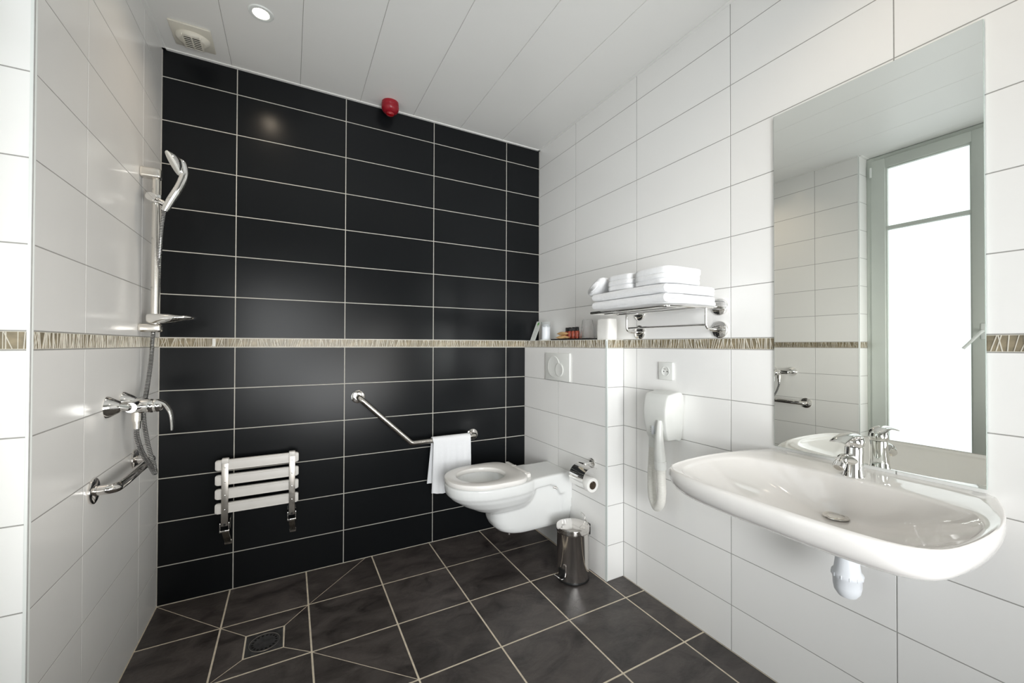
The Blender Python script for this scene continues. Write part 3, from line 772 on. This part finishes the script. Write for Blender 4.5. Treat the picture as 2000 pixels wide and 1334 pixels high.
loop = [P0+sdv*.016+Vector((0, 0, .022)), P0+pd*.034+sdv*.018+Vector((0, 0, .03)), P0+pd*.050+sdv*.017+Vector((0, 0, .046)),
        P0+pd*.050-sdv*.017+Vector((0, 0, .046)), P0+pd*.034-sdv*.018+Vector((0, 0, .03)), P0-sdv*.016+Vector((0, 0, .022))]
w_.tube(fillet(loop, .008), .0026, 10)
w_.tube([P0+pd*.03+sdv*.016+Vector((0, 0, .027)), P0+pd*.03-sdv*.016+Vector((0, 0, .027))], .0024, 10)
w_.build('pedal', 'chrome', t)
hd = Vector((.80, -.1, 0)).normalized(); hs_ = Vector((-hd.y, hd.x, 0)); hb = pc+hd*.086
MB().box((hb.x-.006, hb.y-.014, .205), (hb.x+.012, hb.y+.014, .262), .004).build('lid_hinge', 'black', t)
w_ = MB(); w_.tube(fillet([pc+hd*.09+hs_*.02+Vector((0, 0, .25)), pc+hd*.085+hs_*.026+Vector((0, 0, .295)), pc+hd*.06+hs_*.024+Vector((0, 0, .318)), pc+hd*.045-hs_*.004+Vector((0, 0, .318)),
          pc+hd*.055-hs_*.026+Vector((0, 0, .30)), pc+hd*.09-hs_*.02+Vector((0, 0, .25))], .014), .002, 10)
w_.build('carry_handle', 'chrome', t)
iw = []
for k in range(17):
    a = math.radians(-150+k*75/16)+.0; h = .24-.085*math.sin(PI*k/16)
    iw.append((bxp+.0838*math.cos(a), byp+.0838*math.sin(a), h))

# ------------------------------------------------------------------ wall socket
t = thing('wall_socket', 'white square wall power socket above the hair dryer', 'socket', (XR, 1.314, 1.074))
MB().box((XR-.010, 1.274, 1.034), (XR, 1.355, 1.115), .004, 3).build('plate', 'plastic', t)
MB().lathe((XR-.010, 1.314, 1.074), [(.0225, .001), (.0225, -.0018), (.0212, -.002), (.0195, -.0006), (.001, -.0005)], 'x', 40).build('well_rim', 'plastic', t)
for dy, dz in ((.0095, -.001), (-.0095, -.001)):
    MB().lathe((XR-.0100, 1.314+dy, 1.074+dz), [(.0028, 0), (.0028, -.0006), (.0005, -.0007)], 'x', 12).build('socket_hole', 'dark_hole', t)
MB().lathe((XR-.0100, 1.314, 1.084), [(.0024, 0), (.0022, -.007), (.0006, -.008)], 'x', 12).build('earth_pin', 'steel', t)

# ------------------------------------------------------------------ hair dryer
t = thing('hair_dryer', 'white wall mounted hair dryer with looped hose beside the washbasin', 'hair dryer', (XR, 1.28, .9))
cs = MB()
# side profile in X-Z, lofted along y with rounded edges
pf = [(XR-.006, .974), (XR-.085, .981), (XR-.103, .972), (XR-.113, .95), (XR-.120, .90), (XR-.115, .85), (XR-.098, .79), (XR-.085, .779), (XR-.045, .779), (XR-.006, .786)]
pf = crom([(x, 0, z) for x, z in pf], 4, True)
rings = []
for y, ins in ((1.2155, .06), (1.217, .03), (1.221, .008), (1.228, 0), (1.335, 0), (1.342, .01), (1.347, .04), (1.349, .09)):
    rings.append([(p.x+(XR-.06-p.x)*ins*(1.0), y+.010*((.99-p.z)/.2)*(1 if y < 1.28 else -.4), p.z+(.88-p.z)*ins) for p in pf])
cs.loft(rings); cs.build('casing', 'plastic', t)
MB().box((XR-.02, 1.236, .792), (XR, 1.335, .968), .004, 3).build('backplate', 'plastic', t)
MB().box((XR-.1155, 1.288, .800), (XR-.106, 1.300, .838), .001).build('switch', 'plastic_cool', t)
for k, zz in enumerate((.835, .827, .819, .811)):
    MB().box((XR-.1170, 1.301, zz-.001), (XR-.1155, 1.3065, zz+.0012)).build('switch_mark', 'grey_print', t)
MB().cyl((XR-.075, 1.322, .785), (XR-.077, 1.324, .735), .0225, .0215, 26).build('hose_socket', 'plastic', t)
nz = crom([(XR-.115, 1.252, .868), (XR-.122, 1.250, .80), (XR-.123, 1.248, .74), (XR-.120, 1.246, .69)], 6)
MB().tube(nz, lambda q: .012+.011*min(1, q*1.3), 24).build('nozzle', 'plastic', t)
MB().cyl((XR-.120, 1.246, .695), (XR-.118, 1.245, .660), .0255, .0245, 26).build('collar', 'plastic', t)
hp = crom([(XR-.077, 1.324, .74), (XR-.078, 1.329, .66), (XR-.082, 1.329, .58), (XR-.088, 1.318, .515), (XR-.098, 1.288, .482), (XR-.108, 1.258, .505), (XR-.115, 1.244, .56), (XR-.118, 1.244, .62), (XR-.118, 1.245, .67)], 8)
ribbed(hp, .0192, .006, .0004, 22).build('hose', 'hose_plastic', t)

# ------------------------------------------------------------------ mirror
t = thing('mirror', 'tall frameless wall mirror above the washbasin', 'mirror', (XR, .58, .836))
MB().box((XR-.0065, .326, .837), (XR-.0018, .834, 2.0115)).build('backing', 'mirror_edge', t, False)
MB().box((XR-.0072, .327, .838), (XR-.0066, .833, 2.0105)).build('mirror_glass', 'mirror', t, False)

# ------------------------------------------------------------------ washbasin
BY = .574; ZR = .828
outer_pts = [(.957, 0), (.958, .10), (.966, .20), (.984, .266), (1.025, .303), (1.10, .319), (1.20, .3245), (1.30, .319), (1.40, .300), (1.47, .278), (1.5175, .262)]
inner_pts = [(.988, 0), (.990, .10), (.999, .19), (1.018, .244), (1.055, .276), (1.12, .294), (1.20, .299), (1.28, .290), (1.345, .255), (1.378, .17), (1.388, .08), (1.39, 0)]
def outline(pts, n=30, back=True):
    c = crom([(x, y, 0) for x, y in pts], 12)
    # resample by arc length
    L = [0]
    for a, b in zip(c[:-1], c[1:]): L.append(L[-1]+(b-a).length)
    return c, L
def sample(pts, closed_back):
    c, L = outline(pts)
    if closed_back:
        e = c[-1]; 
        for k in range(1, 13): c.append(Vector((e.x, e.y*(1-k/12), 0)))
        L = [0]
        for a, b in zip(c[:-1], c[1:]): L.append(L[-1]+(b-a).length)
    # parametrise by angle about (1.24, 0) so inner and outer rings correspond
    out = []; C0 = Vector((1.24, 0, 0))
    ang = [math.atan2(p.y, -(p.x-C0.x)) for p in c]
    N_ = 60
    for k in range(N_+1):
        a = PI*k/N_
        j = 0
        while j < len(ang)-2 and ang[j+1] < a: j += 1
        d = ang[j+1]-ang[j]; q = 0 if abs(d) < 1e-9 else max(0, min(1, (a-ang[j])/d))
        out.append(c[j].lerp(c[j+1], q))
    full = [Vector((p.x, BY-p.y, 0)) for p in out] + [Vector((p.x, BY+p.y, 0)) for p in reversed(out[1:-1])]
    return full
O_ = sample(outer_pts, True); I_ = sample(inner_pts, False)
n_ = len(O_); DC = Vector((1.345, BY+.003, 0)); rings = []
def ring(f, z): return [(p.x, p.y, z) for p in f]
for tt, g_ in ((0.0, 0), (.06, .01), (.15, .04), (.28, .11), (.42, .22), (.56, .36), (.68, .50), (.79, .65), (.88, .79), (.94, .89), (.98, .965), (1.0, 1.0)):
    f = []
    for p in I_:
        d = (p-DC); dd = DC+d.normalized()*.023; f.append(dd.lerp(p, tt))
    rings.append(ring(f, .708+(.813-.708)*g_))
def mixr(f_): return [a.lerp(b, f_) for a, b in zip(I_, O_)]
CB = Vector((1.5175, BY, 0))
def shr(s_, sx=None):
    return [Vector((CB.x+(p.x-CB.x)*(sx or s_), CB.y+(p.y-CB.y)*s_, 0)) for p in O_]
rings.append(ring(mixr(.06), .8165)); rings.append(ring(mixr(.15), .8185)); rings.append(ring(mixr(.45), .8215)); rings.append(ring(mixr(.75), .8245))
rings.append(ring(shr(.982), .8262)); rings.append(ring(shr(.992), .8250)); rings.append(ring(shr(.998), .8205)); rings.append(ring(shr(1.0), .8135))
for s_, z in ((1.0, .805), (.995, .795), (.985, .783), (.968, .770), (.940, .757), (.90, .746), (.85, .736), (.78, .726), (.68, .714), (.55, .700), (.40, .694), (.2, .690)):
    rings.append(ring(shr(s_), z))
t = thing('washbasin', 'wide white ceramic washbasin fixed to the right wall under the mirror', 'washbasin', (XR, BY, .69))
MB().loft(rings).build('basin', 'ceramic', t, ang=75)
MB().lathe((DC.x, DC.y, .709), [(.031, .004), (.030, .006), (.024, .0052), (.021, .001), (.018, .0)], seg=40).build('waste_ring', 'chrome_pale', t)
MB().lathe((DC.x, DC.y, .709), [(.0205, .0), (.0205, .005), (.017, .0072), (.002, .0078)], seg=36).build('plug', 'chrome_pale', t)
tx, ty = 1.385, .566
MB().cyl((tx, ty, .70), (tx, ty, .60), .019, seg=24).build('waste_pipe', 'plastic_cool', t)
MB().lathe((tx, ty, 0), [(.023, .640), (.026, .600), (.031, .560), (.0365, .553), (.0365, .541), (.034, .538), (.033, .515), (.030, .50), (.022, .488), (.008, .484)]).build('bottle_trap', 'plastic_cool', t); trap = COL.objects[-1]
for k in range(12):
    a = 2*PI*k/12
    MB().box((tx+.0355*math.cos(a)-.002, ty+.0355*math.sin(a)-.002, .541), (tx+.0355*math.cos(a)+.002, ty+.0355*math.sin(a)+.002, .552), .001, 1).build('grip_rib', 'plastic_cool', trap)
MB().cyl((tx+.02, ty, .585), (XR, ty, .585), .016, seg=22).build('outlet_pipe', 'plastic_cool', t)
MB().tube(fillet([(1.46, .54, .70), (1.46, .54, .625), (XR, .54, .615)], .02), .006, 12).build('supply_hose', 'black', t)

# ------------------------------------------------------------------ basin tap
fx, fy = 1.426, .567; fz = .8155
t = thing('basin_tap', 'chrome single lever mixer tap on the washbasin', 'tap', (fx, fy, fz))
b = MB(); rings = []
for z, r, dx in ((0, .028, 0), (.004, .0285, 0), (.008, .0265, 0), (.03, .0245, .001), (.055, .0235, .003), (.075, .023, .005), (.086, .0225, .006)):
    rings.append([(fx+dx+r*math.cos(2*PI*k/32), fy+r*.95*math.sin(2*PI*k/32), fz+z) for k in range(32)])
b.loft(rings)
sp = crom([(fx-.005, fy, fz+.045), (fx-.03, fy, fz+.055), (fx-.055, fy+.001, fz+.060), (fx-.074, fy+.001, fz+.056)], 6)
rings = []
for i, p in enumerate(sp):
    q = i/(len(sp)-1); hw = .018-.006*q; hh = .016-.005*q
    rings.append([(p.x, p.y+hw*math.cos(2*PI*k/20), p.z+hh*math.sin(2*PI*k/20)) for k in range(20)])
b.loft(rings); b.build('body', 'chrome', t)
a0 = Vector((fx-.068, fy, fz+.056)); ad = Vector((-.72, 0, -.69))
MB().tube([a0, a0+ad*.004, a0+ad*.005, a0+ad*.014, a0+ad*.015, a0+ad*.027], lambda q: .0135 if q < .3 else (.0145 if q > .5 else .0125), 24).build('aerator', 'chrome', t)
MB().tube([a0+ad*.026, a0+ad*.0275], .0105, 20).build('aerator_mesh', 'steel_brushed', t)
l_ = MB().loft([[(fx+.006+r*math.cos(2*PI*k/28), fy+r*math.sin(2*PI*k/28), fz+z) for k in range(28)] for z, r in ((.088, .0215), (.092, .0235), (.102, .0245), (.112, .0225), (.118, .015), (.1195, .004))])
lp = crom([(fx+.024, fy, fz+.110), (fx, fy, fz+.121), (fx-.03, fy, fz+.124), (fx-.065, fy, fz+.120), (fx-.092, fy, fz+.112)], 6)
rings = []
for i, p in enumerate(lp):
    q = i/(len(lp)-1); hw = .0225-.003*q if q > .1 else .016; th = .006-.0035*q
    rings.append([(p.x, p.y+hw*math.copysign(abs(math.cos(2*PI*k/20))**.6, math.cos(2*PI*k/20)), p.z+th*math.sin(2*PI*k/20)+.35*abs(hw*math.cos(2*PI*k/20))*-.5) for k in range(20)])
l_.loft(rings); l_.build('lever', 'chrome', t)

# ------------------------------------------------------------------ towel rack
t = thing('towel_rack', 'chrome wall towel rack holding the folded bath towels', 'towel rack', (XR, 1.26, 1.34))
zs_, ya, yb_, xf = 1.3385, 1.046, 1.478, 1.205
for yy in (ya, yb_):
    for zz in (1.348, 1.257):
        f = MB(); f.lathe((XR, yy, zz), [(.034, 0), (.0345, .004), (.033, .0075), (.029, .009), (.009, .0095)], 'x', 40, sgn=-1); f.build('wall_flange', 'chrome', t)
MB().tube(fillet([(XR-.004, ya, 1.348), (xf, ya, zs_), (xf, yb_, zs_), (XR-.004, yb_, 1.348)], .012), .0065, 16).build('shelf_frame', 'chrome', t)
for k in range(1, 3):
    x = xf+(XR-.05-xf)*k/3.2
    MB().tube([(x, ya, zs_), (x, yb_, zs_)], .004, 12).build('shelf_bar', 'chrome', t)
for yy in (ya, yb_):
    MB().tube(fillet([(1.428, yy, zs_), (1.428, yy, 1.257), (XR-.004, yy, 1.257)], .025), .0055, 14).build('rail_arm', 'chrome', t)
MB().tube([(1.434, ya, 1.275), (1.434, yb_, 1.275)], .0048, 14).build('towel_rail', 'chrome', t)

# folded towels
from mathutils import noise
def soft_slab(mb_, x0, x1, y0, y1, z0, z1, seed, amp=.004, nx=26, ny=34, e=5.0, tilt=0.0):
    """a soft rounded slab: grid over top and bottom joined round a puffy edge"""
    cx, cy, cz = (x0+x1)/2, (y0+y1)/2, (z0+z1)/2; hx, hy, hz = (x1-x0)/2, (y1-y0)/2, (z1-z0)/2
    rings = []; nz = 14; N_ = 72
    for i in range(nz+1):
        ph = -PI/2+PI*i/nz; c, s_ = math.cos(ph), math.sin(ph)
        rr_ = 1-(1-max(c, 0)**.5)*min(hz/min(hx, hy), .9)*1.0
        zz = cz+hz*math.copysign(abs(s_)**.6, s_)
        if i in (0, nz): rr_ = 1-hz/min(hx, hy)*1.25
        ring = []
        for k in range(N_):
            a = 2*PI*k/N_; ca, sa = math.cos(a), math.sin(a)
            px = cx+hx*rr_*math.copysign(abs(ca)**(2/e), ca); py = cy+hy*rr_*math.copysign(abs(sa)**(2/e), sa)
            ring.append((px, py, zz))
        rings.append(ring)
    # inner rings closing top and bottom
    def inner(r0, zz, outw):
        out = []
        for s2 in (.8, .55, .3, .05): out.append([(cx+(p[0]-cx)*s2, cy+(p[1]-cy)*s2, zz) for p in r0])
        return out
    bot = inner(rings[0], cz-hz, 0); top = inner(rings[-1], cz+hz, 0)
    allr = list(reversed(bot))+rings+top
    def dsp(p):
        v = Vector(p)*13+Vector((seed*7.1, seed*3.3, seed))
        n1 = noise.noise(v); n2 = noise.noise(v*2.3+Vector((5, 5, 5)))
        return (p[0]+amp*.8*n2, p[1]+amp*.8*n1, p[2]+amp*(n1*.9+.5*n2)*(.35 if abs(p[2]-cz) > hz*.5 else .6)+tilt*(p[1]-cy))
    mb_.loft([[dsp(p) for p in r_] for r_ in allr])
def spine(mb_, x0, x1, y0, z0, z1, seed, axis='front', amp=.003, y1=None):
    """rounded fold joining layers along one long side"""
    n = 30; rg = []
    for i in range(n+1):
        y = y0+(y1-y0)*i/n; s2 = .9 if i in (0, n) else 1
        w = noise.noise(Vector((y*14, seed, 0)))*amp
        rg.append([(x0+.016-(.016+w)*math.cos(a), y, (z0+z1)/2+(z1-z0)/2*s2*math.sin(a)) for a in [-PI/2+PI*k/12 for k in range(13)]]+[(x0+.03, y, (z0+z1)/2+(z1-z0)/2*s2*math.sin(a)) for a in (PI/2, 0, -PI/2)])
    mb_.loft(rg)
TG = 'folded towels on the rack'
def towel(label, layers, fold=None):
    mb_ = MB()
    for L_ in layers: soft_slab(mb_, *L_[:6], L_[6], amp=L_[7] if len(L_) > 7 else .004)
    if fold: spine(mb_, *fold[:1], 0, fold[1], fold[2], fold[3], fold[4], y1=fold[5])
    x0 = min(l[0] for l in layers); y0 = min(l[2] for l in layers); z0 = min(l[4] for l in layers)
    o = mb_.build('bath_towel', 'towel', None, ang=80, off=((layers[0][0]+layers[0][1])/2, (layers[0][2]+layers[0][3])/2, z0))
    o.location.x -= .031; o.location.y -= .033
    return tag(o, label, 'towel', TG)
zb = 1.3475
towel('large white folded towel, lowest of the stack on the chrome rack',
      [(1.205, 1.527, 1.05, 1.463, zb, zb+.018, 1, .006), (1.203, 1.524, 1.048, 1.465, zb+.016, zb+.034, 2, .006)], (1.199, 1.06, zb+.002, zb+.035, 3, 1.455))
towel('large white folded towel lying on the lowest towel, under the small ones',
      [(1.205, 1.529, 1.052, 1.467, zb+.037, zb+.055, 3, .006), (1.207, 1.527, 1.05, 1.466, zb+.053, zb+.071, 4, .006)], (1.201, 1.06, zb+.038, zb+.070, 6, 1.458))
zc_ = zb+.0735
towel('small white folded towel on top, at the near end of the stack',
      [(1.212, 1.415, 1.052, 1.232, zc_, zc_+.020, 5), (1.208, 1.41, 1.050, 1.230, zc_+.018, zc_+.037, 6), (1.210, 1.42, 1.052, 1.234, zc_+.035, zc_+.063, 7, .005)])
towel('small white folded towel on top, in the middle of the stack',
      [(1.215, 1.41, 1.236, 1.392, zc_, zc_+.022, 8), (1.212, 1.41, 1.234, 1.390, zc_+.020, zc_+.042, 9), (1.214, 1.40, 1.238, 1.388, zc_+.040, zc_+.064, 10)])
# rolled towel leaning at the far end
mb_ = MB(); n = 46
path = []
cy0, cz0 = 1.456, zc_+.030
rot_ = math.radians(-32)
def rl(a, b):  # oval roll rotated in y-z
    return (cy0+a*math.cos(rot_)-b*math.sin(rot_), cz0+a*math.sin(rot_)+b*math.cos(rot_))
for j, (sc, nm) in enumerate(((1.0, 0), (.62, 1))):
    rg = []
    for i in range(15):
        x = 1.212+.19*i/14; s2 = 1-.12*(1 if i in (0, 14) else 0)
        if j == 1: x = 1.208+.20*i/14
        r_ = []
        for k in range(32):
            a = 2*PI*k/32
            A = .058*sc*s2*math.copysign(abs(math.cos(a))**.8, math.cos(a)); B = .021*sc*s2*math.copysign(abs(math.sin(a))**.8, math.sin(a))
            dd = 1+.06*noise.noise(Vector((A*30, B*30, x*12)))
            yy_, zz_ = rl(A*dd, B*dd); r_.append((x, yy_, zz_))
        rg.append(r_)
    mb_.loft(rg)
ot = mb_.build('bath_towel', 'towel', None, ang=80, off=(1.3, 1.455, zc_)); ot.location.x -= .031; ot.location.y -= .033
tag(ot, 'small white rolled towel tilted at the far left end of the stack', 'towel', TG)

# ------------------------------------------------------------------ things on the ledge
Z0 = ZT
# card
t = thing('info_card', 'leaning white information card with a green tree print on the ledge', 'card', (1.44, 2.37, Z0))
a = Vector((1.425, 2.385, Z0)); b = Vector((1.425, 2.322, Z0)); ln = Vector((.03, -.038, .128))
nrm = (b-a).cross(ln).normalized()*.0008
MB().loft([[a, b, b+ln, a+ln], [a+nrm, b+nrm, b+ln+nrm, a+ln+nrm]]).build('card', 'card_paper', t, False)
off_ = nrm*1.6 if (nrm.x < 0) else -nrm*.6
ex = (b-a).normalized(); ey = ln.normalized()
def onc(u_, v_): return a+(b-a)*u_+ln*v_+off_
mg = MB(); mg.add([onc(.5, .86)+ex*.009*math.cos(q)+ey*.011*math.sin(q) for q in [2*PI*k/16 for k in range(16)]], [tuple(range(16))])
mg.add([onc(.47, .70), onc(.53, .70), onc(.52, .80), onc(.48, .80)], [(0, 1, 2, 3)]); mg.build('tree_print', 'green_print', t, False)
mg = MB()
for k in range(7):
    v_ = .60-.07*k; mg.add([onc(.2, v_), onc(.75-.1*(k % 2), v_), onc(.75-.1*(k % 2), v_+.012), onc(.2, v_+.012)], [(0, 1, 2, 3)])
mg.build('text_lines', 'grey_print', t, False)
# white bottle
bx_, by_ = 1.452, 2.232
t = thing('lotion_bottle', 'white cylindrical bottle with clear cap between card and tray', 'bottle', (bx_, by_, Z0))
MB().lathe((bx_, by_, Z0), [(.042, 0), (.042, .004), (.040, .006), (.029, .007)]).build('foot', 'plastic', t)
MB().lathe((bx_, by_, Z0), [(.026, .006), (.0275, .010), (.0275, .088), (.026, .094), (.020, .097), (.019, .104), (.002, .105)]).build('body', 'plastic_cool', t)
MB().lathe((bx_, by_, Z0), [(.0285, .085), (.029, .09), (.030, .118), (.029, .120), (.0275, .120), (.0285, .118), (.028, .09)], cap=False).build('cap', 'clear_plastic', t)
# tray
t = thing('amenity_tray', 'thin black tray of toiletries on the tiled ledge', 'tray', (1.455, 1.93, Z0))
MB().box((1.414, 1.742, Z0), (1.510, 2.120, Z0+.004), .0015).box((1.414, 1.742, Z0+.001), (1.418, 2.120, Z0+.0085), .001, 1).box((1.506, 1.742, Z0+.001), (1.510, 2.120, Z0+.0085), .001, 1).box((1.414, 1.742, Z0+.001), (1.510, 1.746, Z0+.0085), .001, 1).box((1.414, 2.116, Z0+.001), (1.510, 2.120, Z0+.0085), .001, 1).build('tray_plate', 'black', t)
Z1 = Z0+.004
# bottles
def bottle(x, y, label):
    t = thing('toiletry_bottle', label, 'bottle', (x, y, Z1), 'amber toiletry bottles on the tray')
    MB().lathe((x, y, Z1), [(.0125, 0), (.0135, .002), (.0135, .044), (.012, .049), (.0085, .051)], seg=24).build('body', 'amber', t)
    MB().lathe((x, y, Z1), [(.0095, .0505), (.0098, .052), (.0098, .071), (.009, .0725), (.001, .073)], seg=24).build('cap', 'black', t)
bottle(1.462, 1.913, 'amber toiletry bottle nearest the drinking glass')
bottle(1.464, 1.950, 'amber toiletry bottle second from the drinking glass')
bottle(1.470, 1.994, 'amber toiletry bottle behind the tan packets, third from the glass')
bottle(1.482, 2.040, 'amber toiletry bottle furthest from the drinking glass')
# soap packets
def packet(c, hx, hy, h, rz, label):
    mb_ = MB(); rg = []
    for i in range(13):
        s_ = -1+2*i/12; w = hx*(1 if abs(s_) < .8 else 1.05); hh = h*max(.08, (1-abs(s_)**2.6)); r_ = []
        for k in range(16):
            a = 2*PI*k/16; x = w*math.cos(a); y = hy*s_; z = hh*math.sin(a)*.5+.0015*math.sin(7*s_+3*math.cos(a))
            r_.append((c[0]+x*math.cos(rz)-y*math.sin(rz), c[1]+x*math.sin(rz)+y*math.cos(rz), c[2]+h/2+z))
        rg.append(r_)
    o = mb_.loft(rg).build('soap_packet', 'kraft', None, off=c); tag(o, label, 'packet', 'tan paper soap packets')
packet((1.434, 2.018, Z1), .019, .045, .024, .12, 'tan paper soap packet lying directly on the black tray')
packet((1.436, 2.022, Z1+.0245), .018, .044, .021, -.1, 'tan paper soap packet lying on top of the other')
# upturned glass
gx, gy = 1.456, 1.812
prof = [(.0405, 0), (.0405, .004), (.029, .108), (.027, .111), (.002, .111), (.002, .107), (.026, .106), (.0375, .005), (.0385, 0), (.0405, 0)]
tag(MB().lathe((gx, gy, Z1), prof, seg=48, cap=False).build('drinking_glass', 'glass', None, off=(gx, gy, Z1)), 'clear drinking glass upside down on the black tray', 'glass')
# white carton / packet near the rack
t = thing('tissue_packet', 'white upright paper packet on the ledge end beside the glass', 'packet', (1.46, 1.655, Z0))
pk = MB(); rings = []
for z, s_ in ((0, .96), (.004, 1.0), (.05, 1.03), (.096, 1.0), (.104, .985), (.107, .95)):
    hx_, hy_ = .032*s_, .049*s_; r_ = []
    for k in range(48):
        a = 2*PI*k/48; c, s2 = math.cos(a), math.sin(a)
        r_.append((1.458+hx_*math.copysign(abs(c)**.35, c), 1.655+hy_*math.copysign(abs(s2)**.35, s2), Z0+z))
    rings.append(r_)
pk.loft(rings).build('packet_body', 'paper', t)
